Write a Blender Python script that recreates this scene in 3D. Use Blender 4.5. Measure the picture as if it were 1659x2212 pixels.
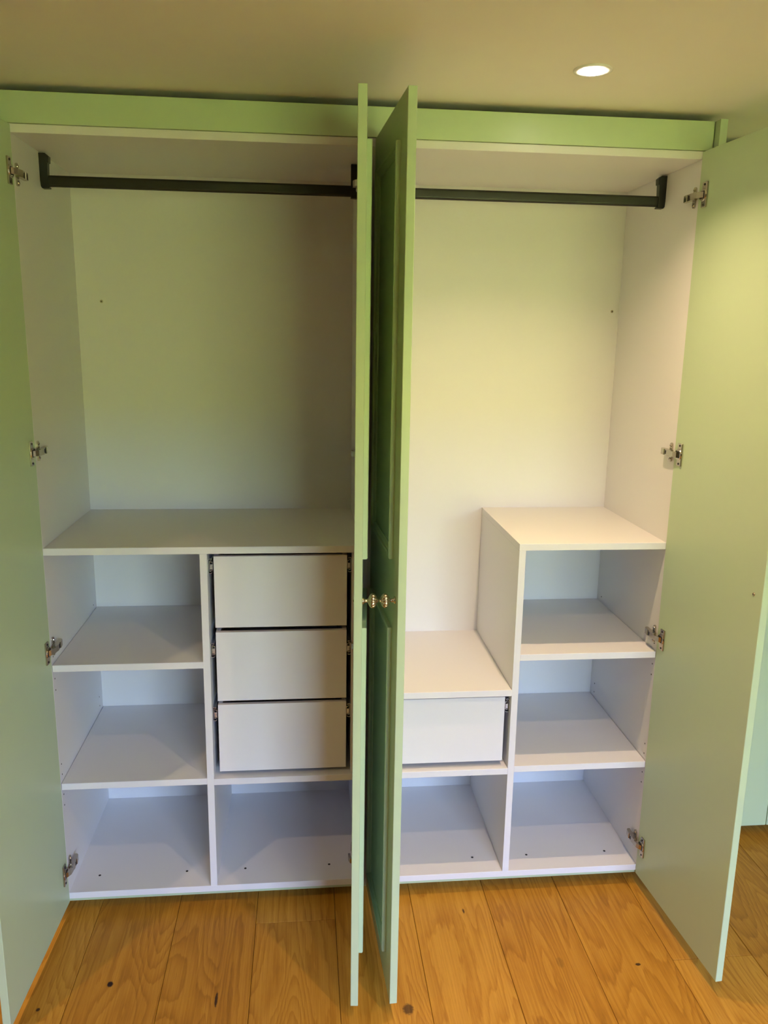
import bpy, bmesh, math, random
from mathutils import Vector, Matrix

# ------------------------------------------------------------------ clear
for o in list(bpy.data.objects):
    bpy.data.objects.remove(o, do_unlink=True)
scene = bpy.context.scene
COL = scene.collection

# ------------------------------------------------------------------ camera
CAM = (0.7760, -2.3997, 1.8055)
cam_d = bpy.data.cameras.new('camera')
cam = bpy.data.objects.new('camera', cam_d)
COL.objects.link(cam)
cam.location = CAM
cam.rotation_euler = (math.radians(77.6293), math.radians(-0.9073), math.radians(-5.5805))
cam_d.sensor_fit = 'VERTICAL'
cam_d.sensor_height = 24.0
cam_d.lens = 1736.39 / 2212.0 * 24.0
cam_d.clip_start = 0.02
scene.camera = cam

# ------------------------------------------------------------------ world: even cool daylight sky
SKY_COL = (0.44, 0.58, 1.0)
SKY_STR = 54.0
world = bpy.data.worlds.new('sky')
scene.world = world
world.use_nodes = True
bgn = world.node_tree.nodes['Background']
bgn.inputs[0].default_value = (*SKY_COL, 1)
bgn.inputs[1].default_value = SKY_STR

# ------------------------------------------------------------------ exposure
scene.view_settings.view_transform = 'Standard'
scene.view_settings.look = 'None'
scene.view_settings.gamma = 1.0
scene.view_settings.use_curve_mapping = False
scene.view_settings.exposure = 0.0

# added light from behind the house: green bounce off the lawn, never enters the room
SUN_COL = (1.0, 0.78, 0.70)
SUN_STR = 235.0
sun_d = bpy.data.lights.new('sun', 'SUN')
sun_d.energy = SUN_STR
sun_d.color = SUN_COL
sun_d.angle = math.radians(0.53)
sun_o = bpy.data.objects.new('sun', sun_d)
COL.objects.link(sun_o)
sun_o.location = (0, 8, 8)
sun_o.rotation_euler = (math.radians(-48), 0, math.radians(12))

# lamp settings used by the ceiling downlights further down
LAMP_COL = (1.0, 0.69, 0.44)
LAMP_POWER = 7.9
LAMP_SPREAD = 126.0
LENS_STR = 60.0

# room dimensions (metres; z = 0 is the wardrobe's bottom board, the floor lies below)
ZF = -0.080          # floor
ZC = 2.442           # ceiling
X0, X1 = -1.75, 3.30 # side walls
Y0, Y1 = -4.60, 0.60 # window wall, back wall
WX0, WX1, WZ0, WZ1 = 1.25, 3.15, 0.55, 1.95   # window opening

# window portal (guides daylight sampling through the opening)
pl = bpy.data.lights.new('window_portal', 'AREA')
pl.shape = 'RECTANGLE'
pl.size = WX1 - WX0
pl.size_y = WZ1 - WZ0
pl.cycles.is_portal = True
po = bpy.data.objects.new('window_portal', pl)
COL.objects.link(po)
po.location = ((WX0 + WX1) / 2, Y0 - 0.16, (WZ0 + WZ1) / 2)
po.rotation_euler = (math.radians(90), 0, 0)


# ------------------------------------------------------------------ materials
def new_mat(name):
    m = bpy.data.materials.new(name)
    m.use_nodes = True
    nt = m.node_tree
    b = nt.nodes['Principled BSDF']
    return m, nt, b


def nd(nt, typ, **kw):
    n = nt.nodes.new(typ)
    for k, v in kw.items():
        setattr(n, k, v)
    return n


def paint(name, col, rough=0.45, var=0.015, nscale=60.0, bump=0.02, spec=0.5):
    """flat coloured coating with faint mottling and a fine orange-peel relief"""
    m, nt, b = new_mat(name)
    tc = nd(nt, 'ShaderNodeTexCoord')
    no = nd(nt, 'ShaderNodeTexNoise')
    no.inputs['Scale'].default_value = nscale
    no.inputs['Detail'].default_value = 4
    nt.links.new(tc.outputs['Object'], no.inputs['Vector'])
    mx = nd(nt, 'ShaderNodeMix', data_type='RGBA')
    mx.inputs[6].default_value = (*[c * (1 - var) for c in col], 1)
    mx.inputs[7].default_value = (*[min(1, c * (1 + var)) for c in col], 1)
    nt.links.new(no.outputs[0], mx.inputs[0])
    nt.links.new(mx.outputs[2], b.inputs['Base Color'])
    b.inputs['Roughness'].default_value = rough
    b.inputs['Specular IOR Level'].default_value = spec
    bp = nd(nt, 'ShaderNodeBump')
    bp.inputs['Strength'].default_value = bump
    bp.inputs['Distance'].default_value = 0.001
    n2 = nd(nt, 'ShaderNodeTexNoise')
    n2.inputs['Scale'].default_value = nscale * 8
    nt.links.new(tc.outputs['Object'], n2.inputs['Vector'])
    nt.links.new(n2.outputs[0], bp.inputs['Height'])
    nt.links.new(bp.outputs[0], b.inputs['Normal'])
    return m


def metal(name, col, rough):
    m, nt, b = new_mat(name)
    tc = nd(nt, 'ShaderNodeTexCoord')
    no = nd(nt, 'ShaderNodeTexNoise')
    no.inputs['Scale'].default_value = 180
    nt.links.new(tc.outputs['Object'], no.inputs['Vector'])
    mr = nd(nt, 'ShaderNodeMapRange')
    mr.inputs['To Min'].default_value = rough * 0.8
    mr.inputs['To Max'].default_value = rough * 1.25
    nt.links.new(no.outputs[0], mr.inputs[0])
    nt.links.new(mr.outputs[0], b.inputs['Roughness'])
    b.inputs['Base Color'].default_value = (*col, 1)
    b.inputs['Metallic'].default_value = 1
    return m


M = {}
M['white'] = paint('white_melamine', (0.78, 0.765, 0.76), 0.42, 0.01, 90, 0.015)
M['white_edge'] = M['white']
M['green'] = paint('sage_green_paint', (0.505, 0.625, 0.40), 0.36, 0.012, 40, 0.02)
M['ceiling'] = paint('ceiling_paint', (0.87, 0.83, 0.72), 0.85, 0.012, 12, 0.03, 0.2)
M['wall'] = paint('wall_paint', (0.72, 0.66, 0.52), 0.85, 0.012, 12, 0.03, 0.2)
M['deep_green'] = paint('deep_green_wall_paint', (0.10, 0.16, 0.10), 0.8, 0.02, 12, 0.03, 0.2)  # unseen walls made dark green to cut bounced light
M['black'] = paint('black_satin', (0.006, 0.007, 0.006), 0.42, 0.05, 60, 0.02)
M['dark'] = paint('dark_recess', (0.012, 0.010, 0.009), 0.6, 0.05, 60, 0.0)
M['nickel'] = metal('brushed_nickel', (0.50, 0.46, 0.39), 0.22)
M['steel'] = metal('zinc_steel', (0.60, 0.63, 0.66), 0.33)
M['brass'] = metal('antique_brass', (0.56, 0.50, 0.36), 0.24)
M['plastic'] = paint('slide_plastic', (0.62, 0.61, 0.60), 0.4, 0.02, 60, 0.0)
M['rim'] = paint('downlight_rim_white', (0.85, 0.84, 0.80), 0.4, 0.01, 60, 0.0)
M['grass'] = paint('lawn_grass', (0.17, 0.20, 0.05), 0.9, 0.35, 3, 0.3, 0.1)
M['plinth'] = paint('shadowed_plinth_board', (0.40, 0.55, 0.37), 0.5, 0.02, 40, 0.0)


def lens_mat():
    m, nt, b = new_mat('lit_lens')
    nt.nodes.remove(b)
    em = nd(nt, 'ShaderNodeEmission')
    tc = nd(nt, 'ShaderNodeTexCoord')
    no = nd(nt, 'ShaderNodeTexNoise')
    no.inputs['Scale'].default_value = 30
    mx = nd(nt, 'ShaderNodeMix', data_type='RGBA')
    mx.inputs[6].default_value = (1, 0.86, 0.66, 1)
    mx.inputs[7].default_value = (1, 0.90, 0.72, 1)
    nt.links.new(tc.outputs['Object'], no.inputs['Vector'])
    nt.links.new(no.outputs[0], mx.inputs[0])
    nt.links.new(mx.outputs[2], em.inputs[0])
    em.inputs[1].default_value = LENS_STR
    nt.links.new(em.outputs[0], nt.nodes['Material Output'].inputs[0])
    return m


M['lens'] = lens_mat()


def glass_mat():
    m, nt, b = new_mat('window_glass')
    nt.nodes.remove(b)
    tr = nd(nt, 'ShaderNodeBsdfTransparent')
    tr.inputs[0].default_value = (0.94, 0.97, 0.96, 1)
    gl = nd(nt, 'ShaderNodeBsdfGlossy')
    gl.inputs['Roughness'].default_value = 0.02
    fr = nd(nt, 'ShaderNodeFresnel')
    mx = nd(nt, 'ShaderNodeMixShader')
    nt.links.new(fr.outputs[0], mx.inputs[0])
    nt.links.new(tr.outputs[0], mx.inputs[1])
    nt.links.new(gl.outputs[0], mx.inputs[2])
    nt.links.new(mx.outputs[0], nt.nodes['Material Output'].inputs[0])
    return m


M['glass'] = glass_mat()

# knots in the boards: (x, y, radius x, radius y, darkness)
KNOTS = [(0.1965, -0.311, 0.008, 0.010, 1.0), (0.0147, -0.3885, 0.005, 0.006, 0.9),
         (0.5138, -0.3946, 0.004, 0.026, 0.9), (1.0644, -0.4722, 0.014, 0.017, 0.75),
         (1.794, -0.3613, 0.008, 0.005, 0.9), (1.3003, -0.0868, 0.003, 0.011, 0.8),
         (1.555, -0.335, 0.010, 0.020, 0.25)]


def oak_mat():
    m, nt, b = new_mat('oiled_oak')
    L = nt.links.new
    geo = nd(nt, 'ShaderNodeNewGeometry')
    oi = nd(nt, 'ShaderNodeObjectInfo')
    sep = nd(nt, 'ShaderNodeSeparateXYZ')
    L(geo.outputs['Position'], sep.inputs[0])

    def math_(op, a, bb=None, c=None):
        n = nd(nt, 'ShaderNodeMath', operation=op)
        for i, v in enumerate((a, bb, c)):
            if v is None:
                continue
            if isinstance(v, (int, float)):
                n.inputs[i].default_value = v
            else:
                L(v, n.inputs[i])
        return n.outputs[0]
    off = math_('MULTIPLY', oi.outputs['Random'], 53.0)

    def coords(sx, sy):
        cx = math_('MULTIPLY', sep.outputs[0], sx)
        cy = math_('MULTIPLY', sep.outputs[1], sy)
        cb = nd(nt, 'ShaderNodeCombineXYZ')
        L(cx, cb.inputs[0])
        L(cy, cb.inputs[1])
        L(off, cb.inputs[2])
        return cb.outputs[0]

    def noise(sx, sy, detail, rough=0.5, dist=0.0):
        n = nd(nt, 'ShaderNodeTexNoise')
        n.inputs['Scale'].default_value = 1.0
        n.inputs['Detail'].default_value = detail
        n.inputs['Roughness'].default_value = rough
        n.inputs['Distortion'].default_value = dist
        L(coords(sx, sy), n.inputs['Vector'])
        return n.outputs[0]
    # growth-ring contours: level lines of a stretched low-frequency field
    field = noise(5.0, 0.85, 1.5, 0.45, 0.35)
    wob = noise(60, 9, 2.0)
    f2 = math_('ADD', math_('MULTIPLY', field, 26.0), math_('MULTIPLY', wob, 0.9))
    fr = math_('FRACT', f2)
    ring = math_('POWER', fr, 2.2)
    fall = math_('SMOOTH_MIN', math_('MULTIPLY', math_('SUBTRACT', 1.0, fr), 9.0), 1.0, 0.1)
    ring = math_('MULTIPLY', ring, fall)
    fibre = noise(190, 2.6, 4.0, 0.65)
    fib = math_('SUBTRACT', fibre, 0.5)
    pores = noise(900, 22.0, 2.0, 0.6)
    pore = nd(nt, 'ShaderNodeMapRange')
    pore.inputs['From Min'].default_value = 0.58
    pore.inputs['From Max'].default_value = 0.72
    L(pores, pore.inputs[0])
    blotch = noise(9, 1.3, 3.0, 0.6)
    # tone
    t = math_('ADD', math_('MULTIPLY', ring, 0.40), math_('MULTIPLY', fib, 0.95))
    t = math_('ADD', t, math_('MULTIPLY', math_('SUBTRACT', blotch, 0.5), 0.55))
    t = math_('ADD', t, math_('MULTIPLY', pore.outputs[0], 0.26))
    t = math_('ADD', t, math_('MULTIPLY', math_('SUBTRACT', oi.outputs['Random'], 0.5), 0.28))
    t = math_('ADD', t, 0.24)
    cr = nd(nt, 'ShaderNodeValToRGB')
    e = cr.color_ramp.elements
    e[0].position = 0.0
    e[0].color = (0.60, 0.295, 0.034, 1)
    e[1].position = 1.0
    e[1].color = (0.24, 0.088, 0.005, 1)
    mid = cr.color_ramp.elements.new(0.45)
    mid.color = (0.44, 0.187, 0.014, 1)
    L(t, cr.inputs[0])
    col = cr.outputs[0]
    kn = noise(130, 130, 2.0)
    for (kx, ky, rx, ry, dk) in KNOTS:
        ax = math_('DIVIDE', math_('SUBTRACT', sep.outputs[0], kx), rx)
        ay = math_('DIVIDE', math_('SUBTRACT', sep.outputs[1], ky), ry)
        d = math_('SQRT', math_('ADD', math_('MULTIPLY', ax, ax), math_('MULTIPLY', ay, ay)))
        d = math_('ADD', d, math_('MULTIPLY', math_('SUBTRACT', kn, 0.5), 0.7))
        mr = nd(nt, 'ShaderNodeMapRange', interpolation_type='SMOOTHSTEP')
        mr.inputs['From Min'].default_value = 0.75
        mr.inputs['From Max'].default_value = 1.35
        mr.inputs['To Min'].default_value = dk
        mr.inputs['To Max'].default_value = 0.0
        L(d, mr.inputs[0])
        mx = nd(nt, 'ShaderNodeMix', data_type='RGBA')
        mx.inputs[7].default_value = (0.022, 0.008, 0.004, 1)
        L(mr.outputs[0], mx.inputs[0])
        L(col, mx.inputs[6])
        col = mx.outputs[2]
    L(col, b.inputs['Base Color'])
    b.inputs['Roughness'].default_value = 0.48
    b.inputs['Specular IOR Level'].default_value = 0.35
    bp = nd(nt, 'ShaderNodeBump')
    bp.inputs['Strength'].default_value = 0.12
    bp.inputs['Distance'].default_value = 0.001
    L(t, bp.inputs['Height'])
    L(bp.outputs[0], b.inputs['Normal'])
    return m


M['oak'] = oak_mat()

# ------------------------------------------------------------------ builders
WL = {}      # world location of each non-rotated object


def link(name, me, mat, parent=None, loc=(0, 0, 0), local=False):
    o = bpy.data.objects.new(name, me)
    COL.objects.link(o)
    if mat is not None and not me.materials:
        for k in (mat if isinstance(mat, (list, tuple)) else [mat]):
            me.materials.append(M[k])
    if parent is not None:
        o.parent = parent
        if local:
            o.location = loc
        else:
            pw = WL.get(parent.name, Vector((0, 0, 0)))
            o.location = Vector(loc) - pw
            WL[o.name] = Vector(loc)
    else:
        o.location = loc
        WL[o.name] = Vector(loc)
    return o


def empty(name, loc):
    o = bpy.data.objects.new(name, None)
    COL.objects.link(o)
    o.empty_display_size = 0.1
    o.location = loc
    WL[o.name] = Vector(loc)
    return o


def tag(o, label=None, cat=None, group=None, kind=None):
    if label:
        o['label'] = label
    if cat:
        o['category'] = cat
    if group:
        o['group'] = group
    if kind:
        o['kind'] = kind
    return o


def bm_box(bm, a, b, bev=0.0, mat=0):
    c = [(a[i] + b[i]) / 2 for i in range(3)]
    s = [abs(b[i] - a[i]) for i in range(3)]
    r = bmesh.ops.create_cube(bm, size=1.0)
    vs = r['verts']
    for v in vs:
        v.co = Vector((v.co.x * s[0] + c[0], v.co.y * s[1] + c[1], v.co.z * s[2] + c[2]))
    fs = set()
    for v in vs:
        fs.update(v.link_faces)
    if bev > 0:
        es = set()
        for f in fs:
            es.update(f.edges)
        rr = bmesh.ops.bevel(bm, geom=list(es), offset=bev, segments=1, affect='EDGES', profile=0.5)
        fs = set(rr['faces']) | {f for f in fs if f.is_valid}
    for f in fs:
        f.material_index = mat
    return fs


def bm_cyl(bm, p0, p1, r0, r1=None, seg=16, mat=0):
    r1 = r0 if r1 is None else r1
    p0, p1 = Vector(p0), Vector(p1)
    d = p1 - p0
    q = d.to_track_quat('Z', 'Y').to_matrix().to_4x4()
    mtx = Matrix.Translation((p0 + p1) / 2) @ q
    n0 = set(bm.faces)
    bmesh.ops.create_cone(bm, cap_ends=True, segments=seg, radius1=r0, radius2=r1, depth=d.length, matrix=mtx)
    for f in set(bm.faces) - n0:
        f.material_index = mat


def bm_prism(bm, poly, axis, a, b, mat=0):
    """extrude a 2D polygon along an axis; poly is in the two other axes, in order"""
    def p3(p, t):
        if axis == 0:
            return (t, p[0], p[1])
        if axis == 1:
            return (p[0], t, p[1])
        return (p[0], p[1], t)
    va = [bm.verts.new(p3(p, a)) for p in poly]
    vb = [bm.verts.new(p3(p, b)) for p in poly]
    fs = [bm.faces.new(va), bm.faces.new(vb[::-1])]
    n = len(poly)
    for i in range(n):
        fs.append(bm.faces.new((va[i], vb[i], vb[(i + 1) % n], va[(i + 1) % n])))
    for f in fs:
        f.material_index = mat
    return fs


def finish(bm, name, smooth=False):
    bmesh.ops.recalc_face_normals(bm, faces=bm.faces)
    me = bpy.data.meshes.new(name)
    bm.to_mesh(me)
    bm.free()
    if smooth:
        for p in me.polygons:
            p.use_smooth = True
    return me


def box(name, a, b, mat, parent=None, bev=0.0008):
    c = Vector([(a[i] + b[i]) / 2 for i in range(3)])
    bm = bmesh.new()
    bm_box(bm, Vector(a) - c, Vector(b) - c, bev)
    return link(name, finish(bm, name), mat, parent, c)


# ------------------------------------------------------------------ the room
def struct(o):
    o['kind'] = 'structure'
    return o


floor = struct(box('floor', (X0 - .1, Y0 - .1, ZF - 0.12), (X1 + .1, Y1 + .1, ZF - 0.016), 'dark', bev=0))
tag(floor, 'warm brown oak plank floor in front of the wardrobe')
rnd = random.Random(11)
PW = 0.26
k = -5
while 0.09 + PW * k < X1:
    xa = 0.09 + PW * k
    xb = xa + PW
    xa_, xb_ = max(xa, X0), min(xb, X1)
    if xb_ - xa_ > 0.03:
        if k == 7:
            js = [-4.2, -2.32, -0.353]
        elif k == 2:
            js = [-3.9, -2.05, -0.092]
        else:
            j0 = rnd.uniform(-1.9, -0.75)
            js = [j0 - 3.7, j0 - 1.85, j0]
        ys = [Y0] + [j for j in js if j > Y0 + .1] + [Y1]
        for a, b in zip(ys[:-1], ys[1:]):
            g = 0.0006
            pk = box('plank', (xa_ + g, a + g, ZF - 0.016), (xb_ - g, b - g, ZF), 'oak', floor, bev=0.0012)
    k += 1

ceil = struct(box('ceiling', (X0 - .1, Y0 - .1, ZC), (X1 + .1, Y1 + .1, ZC + 0.12), 'ceiling', bev=0))
struct(box('wall_back', (X0 - .1, Y1, ZF - .12), (X1 + .1, Y1 + .12, ZC), 'wall', bev=0))
struct(box('wall_left', (X0 - .12, Y0, ZF - .12), (X0, Y1, ZC), 'deep_green', bev=0))
struct(box('wall_right', (X1, Y0, ZF - .12), (X1 + .12, Y1, ZC), 'wall', bev=0))
bm = bmesh.new()
bm_box(bm, (X0 - .12, Y0 - .15, ZF - .12), (WX0, Y0, ZC))
bm_box(bm, (WX1, Y0 - .15, ZF - .12), (X1 + .12, Y0, ZC))
bm_box(bm, (WX0, Y0 - .15, ZF - .12), (WX1, Y0, WZ0))
bm_box(bm, (WX0, Y0 - .15, WZ1), (WX1, Y0, ZC))
struct(link('wall_front', finish(bm, 'wall_front'), 'deep_green'))
win = struct(empty('window_1', ((WX0 + WX1) / 2, Y0 - .08, WZ0)))
wm = (WX0 + WX1) / 2
for (a, b) in (((WX0, WZ0), (WX1, WZ0 + .06)), ((WX0, WZ1 - .06), (WX1, WZ1)),
               ((WX0, WZ0 + .06), (WX0 + .06, WZ1 - .06)), ((WX1 - .06, WZ0 + .06), (WX1, WZ1 - .06)),
               ((wm - .03, WZ0 + .06), (wm + .03, WZ1 - .06))):
    box('window_frame', (a[0], Y0 - .11, a[1]), (b[0], Y0 - .05, b[1]), 'rim', win)
for a, b in ((WX0 + .06, wm - .03), (wm + .03, WX1 - .06)):
    box('pane', (a, Y0 - .083, WZ0 + .06), (b, Y0 - .077, WZ1 - .06), 'glass', win, bev=0)
bm = bmesh.new()
bm_prism(bm, [(Y0 - .3, -0.6), (Y0 - .3, -0.35), (-10.0, -0.32), (-13.0, 2.35), (-16.0, 2.6), (-60.0, 2.7), (-60.0, -0.6)],
         0, -40, 40)
struct(link('ground', finish(bm, 'ground'), 'grass'))  # bank added out of view: hides the low sky, returns green light

# ------------------------------------------------------------------ downlights
def disc_ring(bm, r0, r1, z0, z1, seg, mat):
    """flat ring with a rounded outer lip, facing down; z0 top, z1 bottom face"""
    prof = [(r1, z0), (r1, z1 + .001), (r1 - .0012, z1), (r0 + .001, z1), (r0, z1 + .001), (r0, z0)]
    rings = []
    for i in range(seg):
        a = 2 * math.pi * i / seg
        rings.append([bm.verts.new((r * math.cos(a), r * math.sin(a), z)) for r, z in prof])
    for i in range(seg):
        A, B = rings[i], rings[(i + 1) % seg]
        for j in range(len(prof) - 1):
            f = bm.faces.new((A[j], A[j + 1], B[j + 1], B[j]))
            f.material_index = mat
            f.smooth = True


rim_me = lens_me = None
LAMPS = [(1.476, -0.330, 'round recessed downlight glowing on the ceiling above the right wardrobe'),
         (1.490, -1.370, 'recessed ceiling downlight one step in front of the right wardrobe'),
         (1.490, -2.390, 'recessed ceiling downlight right of the viewpoint'),  # unseen lamp added for frontal warm fill
         (-0.600, -1.370, 'recessed ceiling downlight left of the viewpoint'),
         (-0.600, -0.330, 'recessed ceiling downlight just left of the left wardrobe door')]
for (lx, ly, lab) in LAMPS:
    d = empty('downlight', (lx, ly, ZC))
    tag(d, lab, 'downlight', 'recessed ceiling downlights')
    if rim_me is None:
        bm = bmesh.new()
        disc_ring(bm, 0.032, 0.0465, 0.0, -0.004, 48, 0)
        rim_me = finish(bm, 'rim', True)
        bm = bmesh.new()
        bm_cyl(bm, (0, 0, -0.0068), (0, 0, -0.0005), 0.0250, 0.0318, seg=48)
        lens_me = finish(bm, 'lens')
    link('rim', rim_me, 'rim', d, (lx, ly, ZC))
    link('lens', lens_me, 'lens', d, (lx, ly, ZC))
    ld = bpy.data.lights.new('downlight_lamp', 'AREA')
    ld.shape = 'DISK'
    ld.size = 0.034
    ld.color = LAMP_COL
    ld.spread = math.radians(LAMP_SPREAD)
    ld.energy = LAMP_POWER
    lo = bpy.data.objects.new('downlight_lamp', ld)
    COL.objects.link(lo)
    lo.parent = d
    lo.location = (0, 0, -0.0080)

# ------------------------------------------------------------------ wardrobe dimensions
T = 0.022
D = 0.5534                    # inner depth
XL, D1, XC = 0.0, 0.4572, 0.9494
XC2, D2, XR = 0.9934, 1.4509, 1.9321
ZTOP = 2.3204
ZCOUNT = 1.1705               # top of the two tall counters
H_DOOR0, H_DOOR1 = -0.031, 2.3405
DOOR_W, DOOR_T = 0.4995, 0.021
HINGE_Z = [2.2180, 1.4605, 0.8535, 0.0930]

left = empty('wardrobe_cabinet', ((XL + XC) / 2, D / 2, ZF))
tag(left, 'left wardrobe unit with three drawers stacked beside open shelves', 'wardrobe', 'wardrobe units')
right = empty('wardrobe_cabinet', ((XC2 + XR) / 2, D / 2, ZF))
tag(right, 'right wardrobe unit with stepped counters and a single drawer', 'wardrobe', 'wardrobe units')


def hinge_mount_mesh(s):
    """wing plate with two screws on the side panel; s = inward direction in x"""
    bm = bmesh.new()
    n = 8
    poly = []
    hw, hh = 0.0078, 0.0300
    for i in range(n + 1):
        a = math.pi * i / n
        poly.append((hw * math.cos(a), hh - hw + hw * math.sin(a)))
    for i in range(n + 1):
        a = math.pi + math.pi * i / n
        poly.append((hw * math.cos(a), -hh + hw + hw * math.sin(a)))
    bm_prism(bm, poly, 0, 0, s * 0.0045)
    for z in (0.0210, -0.0210):
        bm_cyl(bm, (s * 0.0045, 0, z), (s * 0.0068, 0, z), 0.0048, 0.0040, 12)
        bm_cyl(bm, (s * 0.0066, 0, z), (s * 0.0070, 0, z), 0.0022, None, 8, 1)
    bm_box(bm, (0.0, -0.012, -0.008), (s * 0.007, 0.016, 0.008), 0.001)
    return finish(bm, 'hinge_mount')


def hinge_arm_mesh(s):
    bm = bmesh.new()
    # arm outline in the xy plane, 19 mm tall in z; y = 0 at the wing plate
    poly = [(s * 0.0070, -0.026), (s * 0.0180, -0.030), (s * 0.0215, -0.012), (s * 0.0205, 0.006),
            (s * 0.0205, 0.009), (s * 0.0225, 0.011), (s * 0.0200, 0.034), (s * 0.0150, 0.040), (s * 0.0070, 0.040)]
    bm_prism(bm, poly, 2, -0.0095, 0.0095)
    # slotted adjusting screw and the step of the cover cap
    bm_box(bm, (s * 0.0195, -0.004, -0.0055), (s * 0.0216, 0.002, 0.0055), 0, 1)
    bm_box(bm, (s * 0.0204, 0.0062, -0.0085), (s * 0.0209, 0.0088, 0.0085), 0, 1)
    return finish(bm, 'hinge_arm')


def hinge_cup_mesh(sg):
    """in door space: X = sg*u along the door, -Y = front, +Y = away from the inner face"""
    bm = bmesh.new()
    bm_box(bm, (sg * 0.024, 0.0, -0.0350), (sg * 0.048, 0.0050, 0.0350), 0.0010)
    bm_cyl(bm, (sg * 0.031, 0.0040, 0), (sg * 0.031, 0.0070, 0), 0.0185, 0.0165, 28)
    bm_box(bm, (sg * 0.0195, 0.0062, -0.0105), (sg * 0.0415, 0.0074, 0.0105), 0, 1)
    for z in (0.0280, -0.0280):
        bm_cyl(bm, (sg * 0.0360, 0.0050, z), (sg * 0.0360, 0.0064, z), 0.0036, 0.0030, 10, 1)
    # cranked link from the cup to the arm
    poly = [(sg * 0.038, 0.006), (sg * 0.032, 0.0130), (sg * 0.020, 0.0185), (sg * 0.004, 0.0200),
            (sg * 0.004, 0.0120), (sg * 0.016, 0.0115), (sg * 0.024, 0.0085), (sg * 0.028, 0.006)]
    bm_prism(bm, poly, 2, -0.0082, 0.0082)
    return finish(bm, 'hinge_cup')


HM = {s: hinge_mount_mesh(s) for s in (1, -1)}
HA = {s: hinge_arm_mesh(s) for s in (1, -1)}
HC = {s: hinge_cup_mesh(s) for s in (1, -1)}
bm = bmesh.new()
bm_cyl(bm, (-.0006, 0, 0), (0.0006, 0, 0), 0.0026, None, 10)  # flat dark disc: the shade of a hole is put into its colour
pin_me = finish(bm, 'pin_hole')
PIN_Z = [0.820, 0.747, 0.709, 0.455, 0.419, 0.348, 0.310]


def side_panel(parent, xa, xb, inner, s, hinges=True, pins=True):
    p = box('side_panel', (xa, 0, 0.0), (xb, D, ZTOP), 'white', parent)
    if hinges:
        for z in HINGE_Z:
            link('hinge_mount', HM[s], ['nickel', 'dark'], p, (inner, 0.022, z))
            link('hinge_arm', HA[s], ['nickel', 'dark'], p, (inner, 0.022, z))
    if pins:
        for z in PIN_Z:
            for y in (0.0195, 0.508):
                link('pin_hole', pin_me, 'dark', p, (inner, y, z))
    return p


def carcass(parent, xa, xb, pin_left, pin_right):
    bot = box('bottom_panel', (xa - T, 0, -T), (xb + T, D, 0), 'white', parent)
    box('top_panel', (xa - T, 0, ZTOP), (xb + T, D, ZTOP + T), 'white', parent)
    side_panel(parent, xa - T, xa, xa, 1, True, pin_left)
    side_panel(parent, xb, xb + T, xb, -1, True, pin_right)
    bk = box('back_panel', (xa - T, D, -T), (xb + T, D + 0.009, ZTOP + T), 'white', parent)
    box('plinth_rail', (xa - T, 0.006, -0.0345), (xb + T, 0.030, -T), 'green', parent)
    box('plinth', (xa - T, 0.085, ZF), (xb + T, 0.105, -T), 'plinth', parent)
    for y in (0.30, 0.50):
        for x in (xa + .05, xb - .05):
            f = box('foot', (x - .025, y - .025, ZF), (x + .025, y + .025, -T), 'black', parent)
    return bot, bk


bot_l, back_l = carcass(left, XL, XC, True, False)
bot_r, back_r = carcass(right, XC2, XR, False, True)

bm = bmesh.new()
bm_cyl(bm, (0, 0, -0.0004), (0, 0, 0.0006), 0.0042, None, 14)
cap_me = finish(bm, 'screw_cap')
for x in (0.0774, 0.3680, 0.5658, 0.8548):
    link('screw_cap', cap_me, 'dark', bot_l, (x, 0.0822, 0))
for x in (1.070, 1.3622, 1.5586, 1.8466):
    link('screw_cap', cap_me, 'dark', bot_r, (x, 0.0822, 0))
bm = bmesh.new()
bm_cyl(bm, (0, 0, 0), (0, -0.0018, 0), 0.0055, 0.0042, 16, 0)
bm_cyl(bm, (0, -0.0017, 0), (0, -0.0020, 0), 0.0022, None, 8, 1)
screw_me = finish(bm, 'screw')
link('screw', screw_me, ['brass', 'dark'], back_l, (0.0808, D, 1.9060))
link('screw', screw_me, ['brass', 'dark'], back_r, (1.9065, D, 1.9058))

G = 0.0014
# left unit inside
box('divider', (D1, 0, 0), (D1 + T, D, ZCOUNT - T), 'white', left)
box('counter', (XL, 0, ZCOUNT - T), (XC, D, ZCOUNT), 'white', left)
box('shelf', (XL + G, 0, 0.7986 - T), (D1, D - .001, 0.7986), 'white', left)
box('shelf', (XL + G, 0, 0.3961 - T), (D1, D - .001, 0.3961), 'white', left)
box('shelf', (D1 + T, 0, 0.3927 - T), (XC, D, 0.3927), 'white', left)
box('drawer_spacer', (0.9225, 0.012, 0.3927), (XC, D, ZCOUNT - T), 'white', left)
# right unit inside
box('divider', (D2, 0, 0), (D2 + T, D, ZCOUNT - T), 'white', right)
box('counter', (D2, 0, ZCOUNT - T), (XR, D, ZCOUNT), 'white', right)
box('shelf', (D2 + T, 0, 0.7984 - T), (XR - G, D - .001, 0.7984), 'white', right)
box('shelf', (D2 + T, 0, 0.3987 - T), (XR - G, D - .001, 0.3987), 'white', right)
box('counter', (XC2, 0, 0.6750 - T), (D2, D, 0.6750), 'white', right)
box('shelf', (XC2, 0, 0.3917 - T), (D2, D, 0.3917), 'white', right)
box('drawer_spacer', (XC2, 0.012, 0.3917), (XC2 + 0.027, D, 0.6750 - T), 'white', right)


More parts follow.
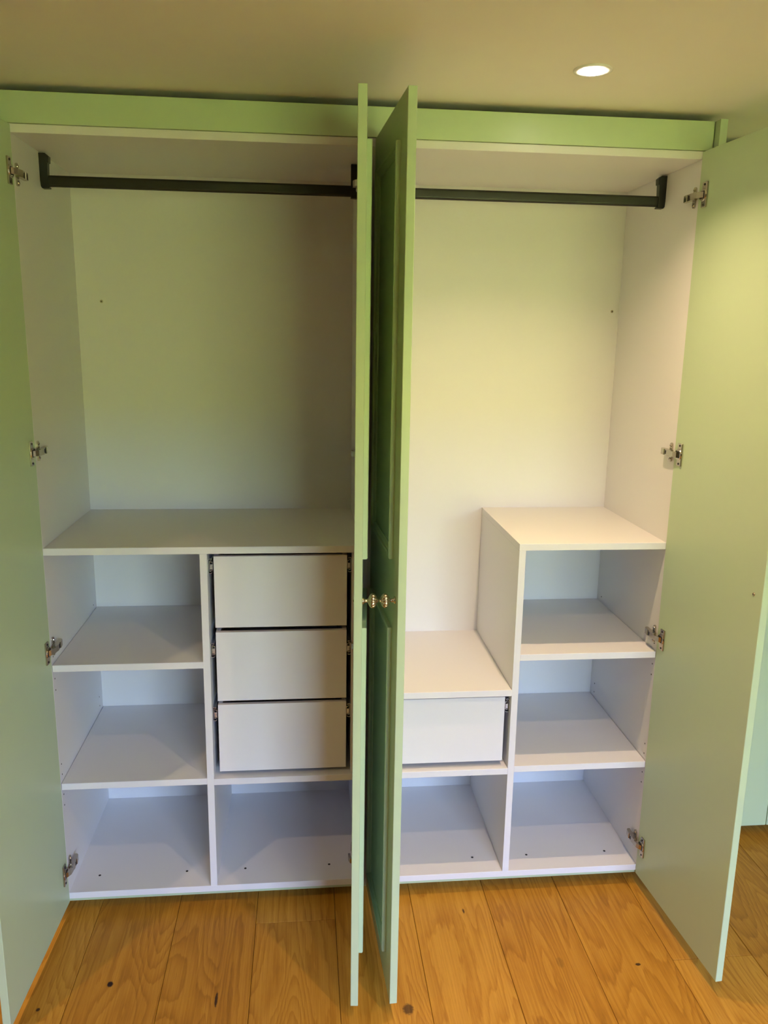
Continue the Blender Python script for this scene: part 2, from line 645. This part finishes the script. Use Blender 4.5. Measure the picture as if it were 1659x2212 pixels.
# drawers
def slide_mesh(s):
    """telescopic slide seen end-on; x=0 on the fixed panel, s = towards the drawer"""
    bm = bmesh.new()
    w, h, t, ln = 0.0138, 0.047, 0.0013, 0.45
    hh = h / 2
    bm_box(bm, (0, 0, -hh + .002), (s * t, ln, hh - .002), 0)
    for q in (1, -1):
        poly = [(0, q * (hh - .003)), (s * .003, q * hh), (s * .0095, q * hh), (s * .012, q * (hh - .0025)),
                (s * .011, q * (hh - .0035)), (s * .009, q * (hh - t)), (s * .0035, q * (hh - t)), (s * t, q * (hh - .004))]
        bm_prism(bm, poly, 1, 0, ln)
    # middle member
    bm_box(bm, (s * .0030, .004, -hh + .007), (s * .0042, ln, hh - .007), 0)
    for q in (1, -1):
        bm_box(bm, (s * .0030, .004, q * (hh - .008)), (s * .0095, ln, q * (hh - .0065)), 0)
    # drawer member
    bm_box(bm, (s * .0126, .001, -.0135), (s * w, ln, .0135), 0)
    for q in (1, -1):
        bm_box(bm, (s * .0075, .001, q * .0123), (s * .0126, ln, q * .0135), 0)
    # end stop
    bm_box(bm, (s * .0058, -.002, -.0095), (s * .0124, .010, .0065), .0006, 1)
    # dark inside
    bm_box(bm, (s * .0046, .014, -hh + .010), (s * .0120, ln, hh - .010), 0, 2)
    return finish(bm, 'drawer_slide')


SM = {s: slide_mesh(s) for s in (1, -1)}


def drawer(parent, x0, x1, z0, z1, slide_z, xa, xb):
    y0 = 0.020
    d = box('drawer', (x0, y0, z0), (x1, y0 + .016, z1), 'white', parent, bev=.0006)
    for a, b in (((x0, y0 + .016, z0), (x0 + .014, .50, z1)), ((x1 - .014, y0 + .016, z0), (x1, .50, z1)),
                 ((x0 + .014, .486, z0), (x1 - .014, .50, z1))):
        box('drawer_side', a, b, 'white', d, bev=.0004)
    box('drawer_base', (x0 + .014, y0 + .016, z0 + .008), (x1 - .014, .486, z0 + .020), 'white', d, bev=0)
    link('drawer_slide', SM[1], ['steel', 'plastic', 'dark'], d, (xa, y0 + .003, slide_z))
    link('drawer_slide', SM[-1], ['steel', 'plastic', 'dark'], d, (xb, y0 + .003, slide_z))
    return d


tag(drawer(left, 0.4965, 0.9075, 0.9035, 1.1352, 1.1030, D1 + T, 0.9225), 'topmost plain white drawer')
tag(drawer(left, 0.4965, 0.9075, 0.6556, 0.8880, 0.8270, D1 + T, 0.9225), 'middle plain white drawer')
tag(drawer(left, 0.4965, 0.9075, 0.4078, 0.6424, 0.6095, D1 + T, 0.9225), 'lowest plain white drawer')
drawer(right, 1.0360, 1.4350, 0.4108, 0.6420, 0.6095, XC2 + 0.027, D2)


# clothes rails
def bracket_mesh(s, plain=False):
    bm = bmesh.new()
    z0 = 2.24
    poly = [(0, 2.3165), (.0255, 2.3165), (.0255, 2.2190), (.0050, 2.2180), (0, 2.2400)] if plain else [(0, 2.3165), (.018, 2.3165), (.0285, 2.3080), (.0275, 2.2900), (.0240, 2.2900), (.0225, 2.2590),
            (.0225, 2.2235), (.0255, 2.2220), (.0250, 2.2185), (.0050, 2.2180), (.0015, 2.2230), (0, 2.2400)]
    bm_prism(bm, [(s * x, z - z0) for x, z in poly], 1, -0.0105, 0.0105)
    return finish(bm, 'rail_bracket')


BR = {s: bracket_mesh(s) for s in (1, -1)}
BR_PLAIN = bracket_mesh(-1, True)


def rail(parent, xa, xb, right_bracket):
    bm = bmesh.new()
    n = 10
    poly = []
    hw, hh = 0.0075, 0.0165
    for i in range(n + 1):
        a = math.pi * i / n
        poly.append((hw * math.cos(a), hh - hw + hw * math.sin(a)))
    for i in range(n + 1):
        a = math.pi + math.pi * i / n
        poly.append((hw * math.cos(a), -hh + hw + hw * math.sin(a)))
    ln = (xb - xa) / 2 - 0.004
    bm_prism(bm, poly, 0, -ln, ln)
    r = link('clothes_rail', finish(bm, 'clothes_rail'), 'black', parent, ((xa + xb) / 2, 0.24, 2.240))
    link('rail_bracket', BR[1], 'black', r, (xa, 0.24, 2.24))
    link('rail_bracket', right_bracket, 'black', r, (xb, 0.24, 2.24))


rail(left, XL, XC, BR_PLAIN)
rail(right, XC2, XR, BR[-1])


# ------------------------------------------------------------------ doors
def moulding_mesh(sg, u0, u1, z0, z1):
    """mitred rectangular frame of applied moulding on the front of the door"""
    prof = [(0, 0), (0, .0100), (.0025, .0122), (.0085, .0122), (.0115, .0098), (.0125, .0072),
            (.0200, .0056), (.0255, .0028), (.0275, .0024), (.0275, 0)]
    bm = bmesh.new()
    loops = []
    for (cu, cz, du, dz) in ((u0, z0, 1, 1), (u1, z0, -1, 1), (u1, z1, -1, -1), (u0, z1, 1, -1)):
        loops.append([bm.verts.new((sg * (cu + du * w), -h - DOOR_T, cz + dz * w)) for w, h in prof])
    for i in range(4):
        A, B = loops[i], loops[(i + 1) % 4]
        for j in range(len(prof)):
            q = (j + 1) % len(prof)
            bm.faces.new((A[j], A[q], B[q], B[j]))
    return finish(bm, 'moulding')


def knob_mesh():
    """fluted melon knob; axis along -Y from the door face"""
    prof = [(0.0, .0100), (.0020, .0102), (.0040, .0088), (.0070, .0060), (.0110, .0044), (.0140, .0050),
            (.0160, .0090), (.0180, .0134), (.0205, .0164), (.0235, .0180), (.0270, .0184), (.0305, .0174),
            (.0335, .0150), (.0360, .0112), (.0375, .0066), (.0380, .0046), (.0400, .0042), (.0412, .0026)]
    seg = 72
    bm = bmesh.new()
    rings = []
    for (h, r) in prof:
        ring = []
        fl = max(0.0, min(1.0, (r - .0050) / .008)) if .015 < h < .0375 else 0.0
        for i in range(seg):
            a = 2 * math.pi * i / seg
            rr = r * (1 - 0.20 * fl * (1 - abs(math.sin(a * 6))) ** 1.6)
            ring.append(bm.verts.new((rr * math.cos(a), -h, rr * math.sin(a))))
        rings.append(ring)
    for A, B in zip(rings[:-1], rings[1:]):
        for i in range(seg):
            bm.faces.new((A[i], A[(i + 1) % seg], B[(i + 1) % seg], B[i]))
    bm.faces.new(rings[0])
    bm.faces.new(rings[-1])
    return finish(bm, 'knob', True)


KNOB = knob_mesh()
bm = bmesh.new()
bm_cyl(bm, (0, 0, 0), (0, .0022, 0), 0.0048, 0.0036, 14, 0)
bm_cyl(bm, (0, .0020, 0), (0, .0024, 0), 0.0018, None, 8, 1)
KSCREW = finish(bm, 'knob_screw')
bm_cache = {}


def door(parent, hx, hy, sg, rot, label):
    if sg not in bm_cache:
        bm = bmesh.new()
        bm_box(bm, (0, -DOOR_T, H_DOOR0), (sg * DOOR_W, 0, H_DOOR1), .0012)
        bm_cache[sg] = (finish(bm, 'door'), moulding_mesh(sg, .0785, .4205, 1.2460, 2.2460),
                        moulding_mesh(sg, .0785, .4205, 0.0740, 1.0600))
    slab, mu, ml = bm_cache[sg]
    d = link('door', slab, 'green', parent, (hx, hy, 0))
    d.rotation_euler = (0, 0, math.radians(rot))
    d['label'] = label
    for me in (mu, ml):
        link('moulding', me, 'green', d, (0, 0, 0), True)
    kb = link('knob', KNOB, 'brass', d, (sg * .4630, -DOOR_T, 1.1490), True)
    kb['label'] = 'fluted antique brass knob'
    link('knob_screw', KSCREW, ['brass', 'dark'], d, (sg * .4630, 0, 1.1490), True)
    for z in HINGE_Z:
        link('hinge_cup', HC[sg], ['nickel', 'dark'], d, (0, 0, z), True)
    return d


door(left, 0.0004, -0.001, 1, -91.98, 'sage green door swung open, plain inner face to the shelves')
door(left, 0.9355, -0.001, -1, 85.5, 'sage green door seen edge on, open beside the drawers')
door(right, 0.9995, -0.001, 1, -86.8, 'sage green door with raised mouldings showing its front')
door(right, 1.9305, -0.001, -1, 94.3, 'sage green door swung open on the right')

# ------------------------------------------------------------------ fascia and end panels
f = box('fascia_panel', (-0.029, -0.006, ZTOP + T + .0008), (1.9570, 0.014, 2.4225), 'green')
tag(f, 'long sage green fascia board above both wardrobe units', 'panel')


def end_panel(xa, xb, label):
    c = (xa + xb) / 2
    h = (xb - xa) / 2
    bm = bmesh.new()
    bm_prism(bm, [(-0.034, -0.031), (-0.034, 2.4225), (0.580, 2.4225), (0.580, ZF), (0.085, ZF), (0.085, -0.031)], 0, -h, h)
    o = link('end_panel', finish(bm, 'end_panel'), 'green', None, (c, 0, 0))
    return tag(o, label, 'panel', 'wardrobe end panels')


end_panel(1.9600, 1.9815, 'tall green end panel at the right of the wardrobe')
end_panel(-0.0535, -0.0320, 'tall green end panel at the left of the wardrobe')

# ------------------------------------------------------------------ second, shallower cabinet beyond the right door
cab = empty('tall_cabinet', (2.55, 0.40, ZF))
tag(cab, 'closed plain green cabinet seen beyond the open right door', 'cabinet')
box('body', (2.010, 0.257, -0.031), (3.100, 0.590, 2.3405), 'green', cab)
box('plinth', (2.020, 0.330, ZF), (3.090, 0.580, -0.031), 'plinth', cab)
box('fascia', (2.010, 0.240, 2.3425), (3.100, 0.262, 2.4225), 'green', cab)
for a, b, kx in ((2.014, 2.5545, 2.515), (2.5575, 3.098, 2.597)):
    dd = box('door', (a, 0.235, -0.031), (b, 0.2565, 2.3405), 'green', cab, bev=.0012)
    link('knob', KNOB, 'brass', dd, (kx, 0.235, 1.149))
